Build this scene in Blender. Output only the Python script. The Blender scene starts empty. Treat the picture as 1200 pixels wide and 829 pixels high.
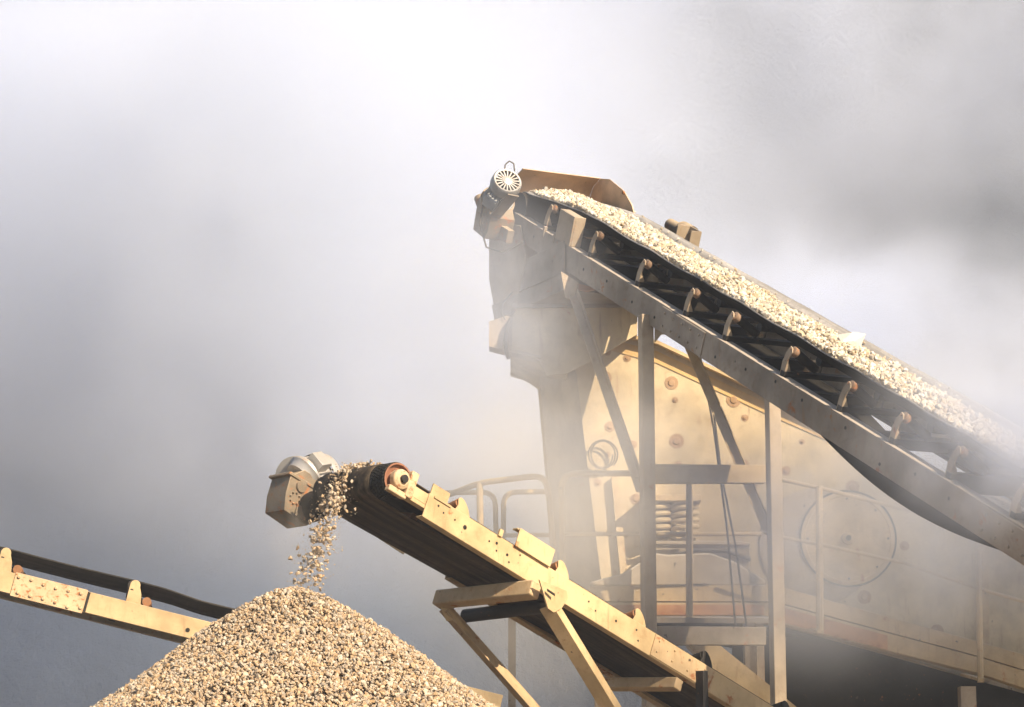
import bpy, math, random
import numpy as np
from mathutils import Vector, Matrix

random.seed(7)
rng = np.random.default_rng(7)
C = bpy.context.scene.collection
V = Vector

# ------------------------------------------------------------------ camera geometry
PITCH = math.radians(11.0)
CAM = V((0, 0, 1.7))
FPX = 3000.0                      # 90 mm lens on a 36 mm sensor, 1200 px wide photograph


def at(px, py, Y):
    """World point at depth Y seen at that spot of the 1200x829 photograph."""
    dx, dy = px - 600.0, 414.5 - py
    d = V((dx, FPX * math.cos(PITCH) - dy * math.sin(PITCH), FPX * math.sin(PITCH) + dy * math.cos(PITCH)))
    return CAM + d * (Y / d.y)


# ------------------------------------------------------------------ mesh helpers
class Fr:
    def __init__(s, o, a, b, c):
        s.o, s.a, s.b, s.c = V(o), V(a).normalized(), V(b).normalized(), V(c).normalized()

    def p(s, a, b, c):
        return s.o + s.a * a + s.b * b + s.c * c


W0 = Fr((0, 0, 0), (1, 0, 0), (0, 1, 0), (0, 0, 1))


class MB:
    def __init__(s):
        s.v, s.f, s.sm = [], [], []

    def add(s, vs, fs, smooth=False):
        k = len(s.v)
        s.v += [tuple(v) for v in vs]
        for f in fs:
            s.f.append([i + k for i in f])
            s.sm.append(smooth)
        return s

    def box(s, fr, a0, a1, b0, b1, c0, c1):
        vs = [fr.p(a, b, c) for a in (a0, a1) for b in (b0, b1) for c in (c0, c1)]
        return s.add(vs, [(0, 1, 3, 2), (4, 6, 7, 5), (0, 4, 5, 1), (2, 3, 7, 6), (0, 2, 6, 4), (1, 5, 7, 3)])

    def prism(s, fr, poly, t0, t1, plane='ac'):
        def q(x, y, t):
            return fr.p(x, t, y) if plane == 'ac' else fr.p(x, y, t) if plane == 'ab' else fr.p(t, x, y)
        n = len(poly)
        vs = [q(x, y, t0) for x, y in poly] + [q(x, y, t1) for x, y in poly]
        fs = [tuple(range(n)), tuple(range(2 * n - 1, n - 1, -1))]
        fs += [(i, i + n, (i + 1) % n + n, (i + 1) % n) for i in range(n)]
        return s.add(vs, fs)

    def pts_prism(s, pts, vec):
        """A plate: the polygon pts swept along vec."""
        n = len(pts)
        vec = V(vec)
        vs = [V(p) for p in pts] + [V(p) + vec for p in pts]
        fs = [tuple(range(n)), tuple(range(2 * n - 1, n - 1, -1))]
        fs += [(i, i + n, (i + 1) % n + n, (i + 1) % n) for i in range(n)]
        return s.add(vs, fs)

    def lathe(s, p0, axis, prof, seg=24, smooth=True, cap=True, arc=1.0):
        ax = V(axis).normalized()
        x = ax.orthogonal().normalized()
        y = ax.cross(x)
        vs, fs = [], []
        p0 = V(p0)
        m = len(prof)
        for t, r in prof:
            for k in range(seg):
                a = 2 * math.pi * k / seg
                vs.append(p0 + ax * t + (x * math.cos(a) + y * math.sin(a)) * r)
        for i in range(m - 1):
            for k in range(seg):
                k2 = (k + 1) % seg
                fs.append((i * seg + k, i * seg + k2, (i + 1) * seg + k2, (i + 1) * seg + k))
        s.add(vs, fs, smooth)
        if cap:
            k = len(s.v)
            for i in (0, m - 1):
                ring = vs[i * seg:(i + 1) * seg]
                s.add(ring, [tuple(range(seg))])
        return s

    def cyl(s, p0, p1, r0, r1=None, seg=20, smooth=True):
        p0, p1 = V(p0), V(p1)
        return s.lathe(p0, p1 - p0, [(0, r0), ((p1 - p0).length, r0 if r1 is None else r1)], seg, smooth)

    def tube(s, pts, r, seg=10, smooth=True):
        pts = [V(p) for p in pts]
        vs, fs = [], []
        t = (pts[1] - pts[0]).normalized()
        x = t.orthogonal().normalized()
        for i, p in enumerate(pts):
            if i == 0:
                t = (pts[1] - p)
            elif i == len(pts) - 1:
                t = (p - pts[i - 1])
            else:
                t = (pts[i + 1] - p).normalized() + (p - pts[i - 1]).normalized()
            t = t.normalized()
            x = (x - t * x.dot(t)).normalized()
            y = t.cross(x)
            for k in range(seg):
                a = 2 * math.pi * k / seg
                vs.append(p + (x * math.cos(a) + y * math.sin(a)) * r)
        for i in range(len(pts) - 1):
            for k in range(seg):
                k2 = (k + 1) % seg
                fs.append((i * seg + k, i * seg + k2, (i + 1) * seg + k2, (i + 1) * seg + k))
        s.add(vs, fs, smooth)
        s.add(vs[:seg], [tuple(range(seg))])
        s.add(vs[-seg:], [tuple(range(seg))])
        return s

    def bar(s, p0, p1, w, h, side):
        """Rectangular bar p0->p1; side = direction of its width w."""
        p0, p1 = V(p0), V(p1)
        t = (p1 - p0).normalized()
        sd = V(side)
        sd = (sd - t * sd.dot(t)).normalized()
        up = t.cross(sd)
        fr = Fr(p0, t, sd, up)
        return s.box(fr, 0, (p1 - p0).length, -w / 2, w / 2, -h / 2, h / 2)

    def angle(s, p0, p1, w, h, side, th=.012, up=None):
        """Angle iron p0->p1: a leg of width w along side and a leg of height h across it."""
        p0, p1 = V(p0), V(p1)
        t = (p1 - p0).normalized()
        sd = V(side)
        sd = (sd - t * sd.dot(t)).normalized()
        n = t.cross(sd) if up is None else V(up)
        n = (n - t * n.dot(t) - sd * n.dot(sd)).normalized()
        fr = Fr(p0, t, sd, n)
        L = (p1 - p0).length
        s.box(fr, 0, L, -w / 2, w / 2, 0, th)
        s.box(fr, .001, L - .001, w / 2 - th, w / 2 - .001, th, h)
        return s

    def build(s, name, m, parent=None, label=None, bevel=0.0, solid=0.0):
        me = bpy.data.meshes.new(name)
        off = parent_loc(parent)
        me.from_pydata([tuple(V(v) - off) for v in s.v], [], s.f)
        me.polygons.foreach_set('use_smooth', s.sm)
        me.materials.append(m)
        import bmesh
        bm = bmesh.new()
        bm.from_mesh(me)
        bmesh.ops.recalc_face_normals(bm, faces=bm.faces)
        bm.to_mesh(me)
        bm.free()
        me.update()
        me.set_sharp_from_angle(angle=math.radians(32))
        o = bpy.data.objects.new(name, me)
        C.objects.link(o)
        if parent is not None:
            o.parent = parent
        if label:
            o['label'] = label
        if solid:
            md = o.modifiers.new('thick', 'SOLIDIFY')
            md.thickness = solid
            md.offset = 0
        if bevel:
            md = o.modifiers.new('edge', 'BEVEL')
            md.width = bevel
            md.segments = 2
            md.limit_method = 'ANGLE'
            md.angle_limit = math.radians(50)
        return o


def parent_loc(p):
    l = V((0, 0, 0))
    while p is not None:
        l += p.location
        p = p.parent
    return l


def tag(o, label=None, cat=None, group=None, kind=None):
    for k, v in (('label', label), ('category', cat), ('group', group), ('kind', kind)):
        if v:
            o[k] = v
    return o


def empty(name, loc, label, cat, group=None):
    o = bpy.data.objects.new(name, None)
    o.empty_display_size = .2
    o.location = loc
    C.objects.link(o)
    return tag(o, label, cat, group)


def np_mesh(name, verts, faces, m, tint=None, smooth=False):
    me = bpy.data.meshes.new(name)
    nv, nf = len(verts), len(faces)
    k = faces.shape[1]
    me.vertices.add(nv)
    me.vertices.foreach_set('co', verts.astype(np.float32).ravel())
    me.loops.add(nf * k)
    me.loops.foreach_set('vertex_index', faces.astype(np.int32).ravel())
    me.polygons.add(nf)
    me.polygons.foreach_set('loop_start', np.arange(0, nf * k, k, dtype=np.int32))
    me.polygons.foreach_set('use_smooth', np.full(nf, smooth))
    if tint is not None:
        a = me.attributes.new('tint', 'FLOAT', 'POINT')
        a.data.foreach_set('value', tint.astype(np.float32))
    me.update(calc_edges=True)
    me.validate()
    me.materials.append(m)
    o = bpy.data.objects.new(name, me)
    C.objects.link(o)
    return o


# ------------------------------------------------------------------ materials
def new_mat(name):
    m = bpy.data.materials.new(name)
    m.use_nodes = True
    nt = m.node_tree
    nt.nodes.clear()
    return m, nt.nodes, nt.links


def mixcol(N, L, fac, a, b, mode='MIX'):
    x = N.new('ShaderNodeMix')
    x.data_type = 'RGBA'
    x.blend_type = mode
    for sock, val in ((x.inputs[0], fac), (x.inputs[6], a), (x.inputs[7], b)):
        if isinstance(val, (int, float)):
            sock.default_value = val
        elif isinstance(val, tuple):
            sock.default_value = (*val, 1)
        else:
            L.new(val, sock)
    return x.outputs[2]


def noise(N, L, co, scale, detail=5, rough=.6, dist=0.0):
    n = N.new('ShaderNodeTexNoise')
    n.inputs['Scale'].default_value = scale
    n.inputs['Detail'].default_value = detail
    n.inputs['Roughness'].default_value = rough
    n.inputs['Distortion'].default_value = dist
    L.new(co, n.inputs['Vector'])
    return n.outputs['Fac']


def ramp(N, L, fac, lo, hi, a=0.0, b=1.0):
    n = N.new('ShaderNodeMapRange')
    n.interpolation_type = 'SMOOTHSTEP'
    n.inputs[1].default_value = lo
    n.inputs[2].default_value = hi
    n.inputs[3].default_value = a
    n.inputs[4].default_value = b
    L.new(fac, n.inputs[0])
    return n.outputs[0]


def math2(N, L, op, a, b=None):
    n = N.new('ShaderNodeMath')
    n.operation = op
    for i, v in enumerate((a, b)):
        if v is None:
            continue
        if isinstance(v, (int, float)):
            n.inputs[i].default_value = v
        else:
            L.new(v, n.inputs[i])
    return n.outputs[0]


def metal_paint(name, base, rust=.5, dust=.35, rough=.55, stain=.35, metallic=0.0, dustcol=(.50, .43, .35), streak=0.0,
                rustcol=(.20, .075, .025), rscale=4.3):
    """Weathered paint: tone drift, stains, rust breaking through, chips, dust lying on what faces up."""
    m, N, L = new_mat(name)
    tc = N.new('ShaderNodeTexCoord').outputs['Object']
    big = noise(N, L, tc, 1.7, 4)
    mid = noise(N, L, tc, 7.0, 7, .68, .4)
    fine = noise(N, L, tc, 38.0, 5, .7)
    dark = tuple(c * .68 for c in base)
    lite = tuple(min(1, c * 1.13) for c in base)
    col = mixcol(N, L, ramp(N, L, big, .3, .7), dark, lite)
    st = ramp(N, L, mid, .52, .72, 0, stain)
    col = mixcol(N, L, st, col, tuple(c * f for c, f in zip(base, (.52, .42, .33))))
    mp = N.new('ShaderNodeMapping')
    L.new(tc, mp.inputs[0])
    mp.inputs['Scale'].default_value = (9, 9, 1.1)
    drip = noise(N, L, mp.outputs[0], 2.2, 5, .6)
    col = mixcol(N, L, ramp(N, L, drip, .56, .75, 0, streak), col, (.27, .15, .075))
    r1 = noise(N, L, tc, rscale, 9, .75, .35)
    r = ramp(N, L, r1, .68 - .14 * rust, .76 - .14 * rust)
    r2 = ramp(N, L, fine, .66 - .06 * rust, .74 - .06 * rust)
    rr = math2(N, L, 'MAXIMUM', r, math2(N, L, 'MULTIPLY', r2, .65))
    rc = mixcol(N, L, fine, rustcol, tuple(min(1, c * 2.4) for c in rustcol))
    col = mixcol(N, L, rr, col, rc)
    chip = noise(N, L, tc, 15.0, 2, .5)
    col = mixcol(N, L, ramp(N, L, chip, .74, .76), col, (.06, .045, .035))
    g = N.new('ShaderNodeNewGeometry')
    sx = N.new('ShaderNodeSeparateXYZ')
    L.new(g.outputs['Normal'], sx.inputs[0])
    up = ramp(N, L, sx.outputs['Z'], .25, .95)
    dfac = math2(N, L, 'MULTIPLY', up, ramp(N, L, mid, .25, .6, dust * .6, min(1, dust * 1.6)))
    col = mixcol(N, L, dfac, col, dustcol)
    col = mixcol(N, L, math2(N, L, 'MULTIPLY', ramp(N, L, big, .35, .75), dust * .35), col, dustcol)
    b = N.new('ShaderNodeBsdfPrincipled')
    L.new(col, b.inputs['Base Color'])
    ro = ramp(N, L, rr, 0, 1, rough, .9)
    L.new(ro, b.inputs['Roughness'])
    b.inputs['Metallic'].default_value = metallic
    b.inputs['Specular IOR Level'].default_value = .3
    bp = N.new('ShaderNodeBump')
    bp.inputs['Strength'].default_value = .35
    bp.inputs['Distance'].default_value = .006
    L.new(math2(N, L, 'ADD', mid, math2(N, L, 'MULTIPLY', fine, .6)), bp.inputs['Height'])
    L.new(bp.outputs[0], b.inputs['Normal'])
    out = N.new('ShaderNodeOutputMaterial')
    L.new(b.outputs[0], out.inputs[0])
    return m


def rubber(name, base, dusty, dust=.5, along=None):
    m, N, L = new_mat(name)
    tc = N.new('ShaderNodeTexCoord').outputs['Object']
    co = tc
    if along is not None:             # coordinates stretched along the belt's run, so the scuffs are long streaks
        u, w, n = along
        vals = []
        for axis, sc in ((u, .35), (w, 9.0), (n, 9.0)):
            d = N.new('ShaderNodeVectorMath')
            d.operation = 'DOT_PRODUCT'
            d.inputs[1].default_value = axis
            L.new(tc, d.inputs[0])
            vals.append(math2(N, L, 'MULTIPLY', d.outputs['Value'], sc))
        cb = N.new('ShaderNodeCombineXYZ')
        for i in range(3):
            L.new(vals[i], cb.inputs[i])
        co = cb.outputs[0]
    s = noise(N, L, co, 1.6, 7, .65)
    f = noise(N, L, tc, 22, 6, .7)
    fac = math2(N, L, 'MULTIPLY', ramp(N, L, s, .35, .7, .12, 1), ramp(N, L, f, .3, .65, .55, 1))
    fac = math2(N, L, 'MULTIPLY', fac, dust)
    col = mixcol(N, L, fac, base, dusty)
    b = N.new('ShaderNodeBsdfPrincipled')
    L.new(col, b.inputs['Base Color'])
    b.inputs['Roughness'].default_value = .7
    b.inputs['Specular IOR Level'].default_value = .25
    bp = N.new('ShaderNodeBump')
    bp.inputs['Strength'].default_value = .3
    bp.inputs['Distance'].default_value = .004
    L.new(math2(N, L, 'ADD', s, f), bp.inputs['Height'])
    L.new(bp.outputs[0], b.inputs['Normal'])
    out = N.new('ShaderNodeOutputMaterial')
    L.new(b.outputs[0], out.inputs[0])
    return m


def stone_mat(name, cols):
    m, N, L = new_mat(name)
    at_ = N.new('ShaderNodeAttribute')
    at_.attribute_name = 'tint'
    cr = N.new('ShaderNodeValToRGB')
    cr.color_ramp.interpolation = 'LINEAR'
    el = cr.color_ramp.elements
    el[0].position, el[0].color = 0, (*cols[0], 1)
    el[1].position, el[1].color = 1, (*cols[-1], 1)
    for i, c in enumerate(cols[1:-1]):
        e = el.new((i + 1) / (len(cols) - 1))
        e.color = (*c, 1)
    L.new(at_.outputs['Fac'], cr.inputs[0])
    tc = N.new('ShaderNodeTexCoord').outputs['Object']
    f = noise(N, L, tc, 60, 4, .7)
    col = mixcol(N, L, ramp(N, L, f, .3, .7, 0, .45), cr.outputs[0], (.62, .55, .45))
    b = N.new('ShaderNodeBsdfPrincipled')
    L.new(col, b.inputs['Base Color'])
    b.inputs['Roughness'].default_value = .85
    b.inputs['Specular IOR Level'].default_value = .2
    out = N.new('ShaderNodeOutputMaterial')
    L.new(b.outputs[0], out.inputs[0])
    return m


def earth_mat(name, a, b_, scale):
    m, N, L = new_mat(name)
    tc = N.new('ShaderNodeTexCoord').outputs['Object']
    f = noise(N, L, tc, scale, 9, .68)
    g = noise(N, L, tc, scale * 9, 6, .7)
    col = mixcol(N, L, ramp(N, L, f, .35, .65), a, b_)
    col = mixcol(N, L, ramp(N, L, g, .3, .7, 0, .3), col, tuple(c * .5 for c in a))
    b = N.new('ShaderNodeBsdfPrincipled')
    L.new(col, b.inputs['Base Color'])
    b.inputs['Roughness'].default_value = .95
    bp = N.new('ShaderNodeBump')
    bp.inputs['Distance'].default_value = .3
    L.new(g, bp.inputs['Height'])
    L.new(bp.outputs[0], b.inputs['Normal'])
    out = N.new('ShaderNodeOutputMaterial')
    L.new(b.outputs[0], out.inputs[0])
    return m


CREAM = metal_paint('cream_paint', (.55, .41, .23), rust=.6, dust=.35, stain=.4, streak=.45, dustcol=(.55, .46, .35))
CREAM_WORN = metal_paint('worn_cream_paint', (.50, .37, .22), rust=.85, dust=.3, stain=.5, streak=.5)
SPLICE = metal_paint('rust_bitten_cream', (.58, .43, .27), rust=1.0, dust=.25, stain=.6, rscale=17)
GREY = metal_paint('dusty_grey_paint', (.30, .255, .205), rust=.65, dust=.5, stain=.6, streak=.5, dustcol=(.52, .47, .42))
TAN = metal_paint('tan_steel', (.42, .34, .25), rust=.55, dust=.45, stain=.35, streak=.5)
YELLOW = metal_paint('yellow_cream_plate', (.56, .45, .28), rust=.35, dust=.45, stain=.4, streak=.75, dustcol=(.55, .46, .34))
ORANGE = metal_paint('yellow_band_paint', (.58, .39, .16), rust=.3, dust=.3, stain=.25)
RAILP = metal_paint('rail_paint', (.56, .42, .24), rust=.4, dust=.3, stain=.3)
RUSTY = metal_paint('rusty_steel', (.30, .15, .075), rust=1.1, dust=.2, stain=.5, rough=.8, dustcol=(.42, .31, .22))
HOODM = metal_paint('rust_filmed_hood', (.84, .58, .37), rust=.15, dust=.4, stain=.25, rough=.75, dustcol=(.55, .42, .32))
DUSTY = metal_paint('dust_covered_steel', (.46, .38, .28), rust=.3, dust=1.0, stain=.2, dustcol=(.62, .58, .53))
STAINB = metal_paint('stained_bolts', (.36, .22, .11), rust=.5, dust=.3, stain=.4)
ORRUST = metal_paint('orange_primer', (.50, .25, .11), rust=.9, dust=.5, stain=.6)
CAPRUST = metal_paint('worn_roller_end', (.20, .13, .09), rust=.9, dust=.35, stain=.5, rough=.6)
REDRIM = metal_paint('red_rim', (.22, .085, .045), rust=.9, dust=.45, stain=.3)
ALU = metal_paint('cast_alloy', (.46, .46, .47), rust=.5, dust=.5, stain=.7, rscale=14, metallic=.35, rough=.45, dustcol=(.58, .52, .44))
BLUEGREY = metal_paint('motor_grey_blue', (.27, .30, .35), rust=.15, dust=.6, stain=.3, rough=.5, dustcol=(.56, .48, .38))
GEARM = metal_paint('dusty_gearbox', (.20, .165, .125), rust=.95, dust=.6, stain=.8, streak=.6, rough=.5, metallic=.2, rscale=13, dustcol=(.6, .48, .33))
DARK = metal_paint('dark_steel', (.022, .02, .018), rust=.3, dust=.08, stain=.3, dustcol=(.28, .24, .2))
BLACK = rubber('black_rubber', (.012, .011, .010), (.06, .055, .045), .4)
CABLE = rubber('cable_jacket', (.06, .05, .04), (.22, .18, .13), .6)
STONE = stone_mat('crushed_stone', [(.44, .39, .33), (.28, .17, .08), (.42, .29, .16), (.55, .50, .43), (.18, .15, .125), (.36, .22, .10),
                                    (.46, .33, .20), (.28, .235, .20)])
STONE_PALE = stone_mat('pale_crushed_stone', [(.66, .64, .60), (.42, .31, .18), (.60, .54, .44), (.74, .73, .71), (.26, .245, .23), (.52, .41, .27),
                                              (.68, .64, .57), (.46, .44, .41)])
WHITE_STONE = stone_mat('white_stone', [(.78, .77, .75), (.74, .73, .71)])
CORE = earth_mat('pile_core', (.30, .23, .16), (.22, .17, .12), 3)
GROUND = earth_mat('quarry_dirt', (.26, .22, .17), (.19, .165, .13), .25)
HILL = earth_mat('quarry_rock', (.045, .056, .08), (.026, .034, .05), .05)

# ------------------------------------------------------------------ setting
gm = MB()
gm.add([(-150, -30, 0), (150, -30, 0), (150, 200, 0), (-150, 200, 0)], [(0, 1, 2, 3)])
tag(gm.build('ground', GROUND), 'dusty quarry floor under the plant', 'ground', kind='structure')

nx, ny = 90, 60
X, Yg = np.meshgrid(np.linspace(-145, 145, nx), np.linspace(80, 190, ny))
H = (np.clip((Yg - 84) / 62, 0, 1) ** .8) * 74
H *= .88 + .10 * np.sin(X * .045 + 1) + .05 * np.sin(X * .13 + Yg * .07)
H += rng.normal(0, 1.1, H.shape) * (H > 1) + 2.2 * np.sin(X * .31 + 2 * np.sin(Yg * .2)) * (H > 3)
H = np.where(Yg < 84, -.3, H)
vv = np.stack([X.ravel(), Yg.ravel(), H.ravel()], 1)
ff = np.array([(j * nx + i, j * nx + i + 1, (j + 1) * nx + i + 1, (j + 1) * nx + i) for j in range(ny - 1) for i in range(nx - 1)])
tag(np_mesh('hill', vv, ff, HILL, smooth=True), 'dark quarry hillside fading behind the dust', 'hill', kind='structure')

# ------------------------------------------------------------------ stones
def ico():
    t = (1 + 5 ** .5) / 2
    v = np.array([(-1, t, 0), (1, t, 0), (-1, -t, 0), (1, -t, 0), (0, -1, t), (0, 1, t), (0, -1, -t), (0, 1, -t), (t, 0, -1), (t, 0, 1), (-t, 0, -1),
                  (-t, 0, 1)], float)
    v /= np.linalg.norm(v[0])
    f = np.array([(0, 11, 5), (0, 5, 1), (0, 1, 7), (0, 7, 10), (0, 10, 11), (1, 5, 9), (5, 11, 4), (11, 10, 2), (10, 7, 6), (7, 1, 8), (3, 9, 4),
                  (3, 4, 2), (3, 2, 6), (3, 6, 8), (3, 8, 9), (4, 9, 5), (2, 4, 11), (6, 2, 10), (8, 6, 7), (9, 8, 1)])
    return v, f


def stones(pos, rad, flat=.45):
    """Broken rock: each stone is its own jittered, squashed, randomly turned solid."""
    v0, f0 = ico()
    n = len(pos)
    P = v0[None] * (1 + rng.uniform(-.33, .28, (n, 12, 1)))
    sc = np.stack([rng.uniform(.85, 1.45, n), rng.uniform(.7, 1.1, n), rng.uniform(flat, .95, n)], 1)
    P = P * sc[:, None] * np.asarray(rad)[:, None, None]
    q = rng.normal(size=(n, 4))
    q /= np.linalg.norm(q, axis=1)[:, None]
    a, b, c, d = q.T
    R = np.stack([np.stack([1 - 2 * (c * c + d * d), 2 * (b * c - a * d), 2 * (b * d + a * c)], 1),
                  np.stack([2 * (b * c + a * d), 1 - 2 * (b * b + d * d), 2 * (c * d - a * b)], 1),
                  np.stack([2 * (b * d - a * c), 2 * (c * d + a * b), 1 - 2 * (b * b + c * c)], 1)], 1)
    P = np.einsum('nij,nkj->nki', R, P) + np.asarray(pos)[:, None]
    F = (f0[None] + 12 * np.arange(n)[:, None, None]).reshape(-1, 3)
    T = np.repeat(rng.random(n), 12)
    return P.reshape(-1, 3), F, T


# ------------------------------------------------------------------ gravel pile
apex = at(343, 690, 19.9)
px_, py_, pz_ = apex
TAN = TAN
SL = .665


def pile_z(x, y):
    r = np.hypot(x - px_, y - py_)
    th = np.arctan2(y - py_, x - px_)
    z = pz_ - SL * (np.sqrt(r * r + .2 ** 2) - .2)
    z += .05 * np.sin(3 * th + 1) * np.clip(r, 0, 2) / 2 + .035 * np.sin(r * 3.1 + 2 * th) * np.clip(r, 0, 1)
    return z


rr = np.concatenate([np.linspace(.02, 3, 60), np.linspace(3.12, 5.6, 20)])
tt = np.linspace(0, 2 * math.pi, 160, endpoint=False)
RR, TT = np.meshgrid(rr, tt, indexing='ij')
cx, cy = px_ + RR * np.cos(TT), py_ + RR * np.sin(TT)
cz = pile_z(cx, cy) - .03
cv = np.stack([cx.ravel(), cy.ravel(), cz.ravel()], 1)
k = len(tt)
cf = np.array([(i * k + j, (i + 1) * k + j, (i + 1) * k + (j + 1) % k, i * k + (j + 1) % k) for i in range(len(rr) - 1) for j in range(k)])
pile = np_mesh('gravel_pile', cv, cf, CORE, smooth=True)
pile.data.materials.append(STONE)
# stones over the visible top, sparser below the frame
n1, n2 = 115000, 12000
r = np.concatenate([3.2 * np.sqrt(rng.random(n1)), np.sqrt(rng.uniform(3.2 ** 2, 5.4 ** 2, n2))])
t = rng.uniform(0, 2 * math.pi, n1 + n2)
x, y = px_ + r * np.cos(t), py_ + r * np.sin(t)
rad = np.concatenate([rng.uniform(.0078, .0155, n1) * rng.choice([1, 1, 1.45, .75, .5], n1), rng.uniform(.03, .05, n2)])
rad *= 1 + .09 * r
z = pile_z(x, y) - .01 + rng.uniform(-.018, .022, len(x))
pv, pf, pt = stones(np.stack([x, y, z], 1), rad)
o = np_mesh('gravel', pv, pf, STONE, pt)
# one object: cone core and stones joined
bpy.context.view_layer.objects.active = pile
pile.select_set(True)
o.select_set(True)
with bpy.context.temp_override(active_object=pile, selected_editable_objects=[pile, o], selected_objects=[pile, o]):
    bpy.ops.object.join()
tag(pile, 'tall cone of pale tan crushed stone growing under the lower conveyor', 'gravel pile', kind='stuff')

# ------------------------------------------------------------------ shared conveyor pieces
def channel(mb, fr, U0, U1, Wout, inward, h, t=.012, fl=.09):
    """C-channel side beam: web at Wout, flanges pointing inward (+1/-1), top at N=0."""
    s = inward
    a, b = sorted((Wout, Wout + s * t))
    mb.box(fr, U0, U1, a, b, -h, 0)
    a, b = sorted((Wout + s * t, Wout + s * fl))
    mb.box(fr, U0 + .001, U1 - .001, a, b, -t, -.001)
    mb.box(fr, U0 + .001, U1 - .001, a, b, -h + .001, -h + t)
    return mb


def bolt(mb, p, axis, r=.014, h=.012):
    mb.lathe(p, axis, [(0, r), (h, r), (h + .003, r * .6)], 8, False)


def grid_mesh(name, rows, m, parent, solid=.012, smooth=True):
    mb = MB()
    nr, nc = len(rows), len(rows[0])
    vs = [p for r_ in rows for p in r_]
    fs = [(i * nc + j, i * nc + j + 1, (i + 1) * nc + j + 1, (i + 1) * nc + j) for i in range(nr - 1) for j in range(nc - 1)]
    mb.add(vs, fs, smooth)
    return mb.build(name, m, parent, solid=solid)


# ================================================================== UPPER CONVEYOR
A = at(608, 252, 28.0)
B = at(1137, 580, 20.4)
u = (B - A).normalized()
w = V((-u.y, u.x, 0)).normalized()
n = u.cross(w)
if n.z < 0:
    n = -n
UF = Fr(A, u, w, n)
G = 1.10                      # gauge between the rails' outer faces
CW = .545
UT = 15.0                     # far beyond the frame's edge, down to the tail
BELT_U = rubber('dusty_belt', (.20, .195, .19), (.55, .535, .53), 1.0, (u, w, n))
BELT_EDGE = BELT_U
upper = empty('belt_conveyor', (A.x, A.y, 0), 'upper grey conveyor rising to the crusher, its belt heaped with pale gravel', 'conveyor',
              'belt conveyors of the plant')

# side beams
mb = channel(MB(), UF, -.12, UT, 0, 1, .27, fl=.12)
mb.build('side_beam', GREY, upper, bevel=.004)
mb = channel(MB(), UF, -.12, UT, G, -1, .27)
mb.build('side_beam', GREY, upper, bevel=.004)
# bolted splice plates on the near beam
for U0 in (3.75, 9.6):
    mb = MB()
    mb.box(UF, U0, U0 + .95, -.012, -.001, -.255, -.015)
    for i in range(5):
        for j in (-.07, -.20):
            bolt(mb, UF.p(U0 + .09 + i * .19, -.012, j), -w)
    mb.build('splice_plate', GREY, upper, bevel=.003)
# stiffener ribs and stray holes on the web
mb = MB()
for U0 in np.arange(.55, 14, .62):
    p = UF.p(U0 + rng.uniform(-.1, .1), -.001, rng.uniform(-.2, -.06))
    mb.lathe(p, -w, [(0, .016), (.003, .016)], 10, False)
mb.build('bolt_heads', DARK, upper)
# cross members
for i, U0 in enumerate(np.arange(.6, UT, 1.15)):
    mb = MB()
    mb.box(UF, U0, U0 + .09, .10, G - .10, -.20, -.06)
    mb.build('cross_member', DARK, upper)


def trough(U, s):
    """Belt cross-section: s in -.5..+.5 across the 1 m belt -> (W, N)."""
    t = min(1.0, max(0.0, (U + .1) / 1.3))
    ang = math.radians(35) * t
    flat = .165
    base = .232 - .012 * t
    a = abs(s)
    if a <= flat:
        return CW + s, base
    e = a - flat
    return CW + math.copysign(flat + e * math.cos(ang), s), base + e * math.sin(ang)


IDL = [.588, 1.792, 2.972, 4.084, 4.938, 6.1, 7.15, 8.05, 8.95, 9.9, 10.9, 11.9, 12.9, 13.9]


def sag(U):
    for a_, b_ in zip(IDL[:-1], IDL[1:]):
        if a_ <= U <= b_:
            return -.016 * math.sin(math.pi * (U - a_) / (b_ - a_)) ** 1.3 * ((b_ - a_) / 1.1)
    return 0


SS = [-.44, -.40, -.36, -.32, -.28, -.24, -.20, -.165, -.14, -.08, 0, .08, .14, .165, .20, .24, .28, .32, .36, .40, .44]
rows = []
PR = .22                      # head pulley radius incl. belt
PC = (-.16, .015)             # its axis in (U, N)
for a_ in np.linspace(200, 90, 14):     # wrap over the head
    rows.append([UF.p(PC[0] + PR * math.cos(math.radians(a_)), CW + s * .98, PC[1] + PR * math.sin(math.radians(a_))) for s in SS])
for U0 in np.arange(-.05, UT, .09):
    row = []
    for s in SS:
        W_, N_ = trough(U0, s)
        edge = max(0, (abs(s) - .165) / .275)
        row.append(UF.p(U0, W_, N_ + sag(U0) * (.3 + .7 * edge) * (1 if s < 0 else .3)))
    rows.append(row)
ub = grid_mesh('belt', rows, BELT_U, upper, .010)
grid_mesh('belt_underside_shade', [[V(p) - n * .012 for p in r_] for r_ in rows[16:]], BLACK, ub, .006)  # black layer puts the shade under the belt into colour
# return strand, hanging slack below the rails towards the tail
rows = []
for a_ in np.linspace(200, 275, 8):
    rows.append([UF.p(PC[0] + PR * math.cos(math.radians(a_)), CW + s, PC[1] + PR * math.sin(math.radians(a_))) for s in (-.4, -.15, .15, .4)])
for U0 in np.arange(0, UT, .15):
    dip = -.21
    if 6.2 < U0 < 10.4:
        dip -= .26 * math.sin(math.pi * (U0 - 6.2) / 4.2)
    rows.append([UF.p(U0, CW + s * .98, dip) for s in (-.4, -.15, .15, .4)])
grid_mesh('return_belt', rows, BLACK, upper, .012)
# head pulley
mb = MB().cyl(UF.p(PC[0], .06, PC[1]), UF.p(PC[0], G - .06, PC[1]), PR - .012, seg=32)
mb.build('head_pulley', DARK, upper)
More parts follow.
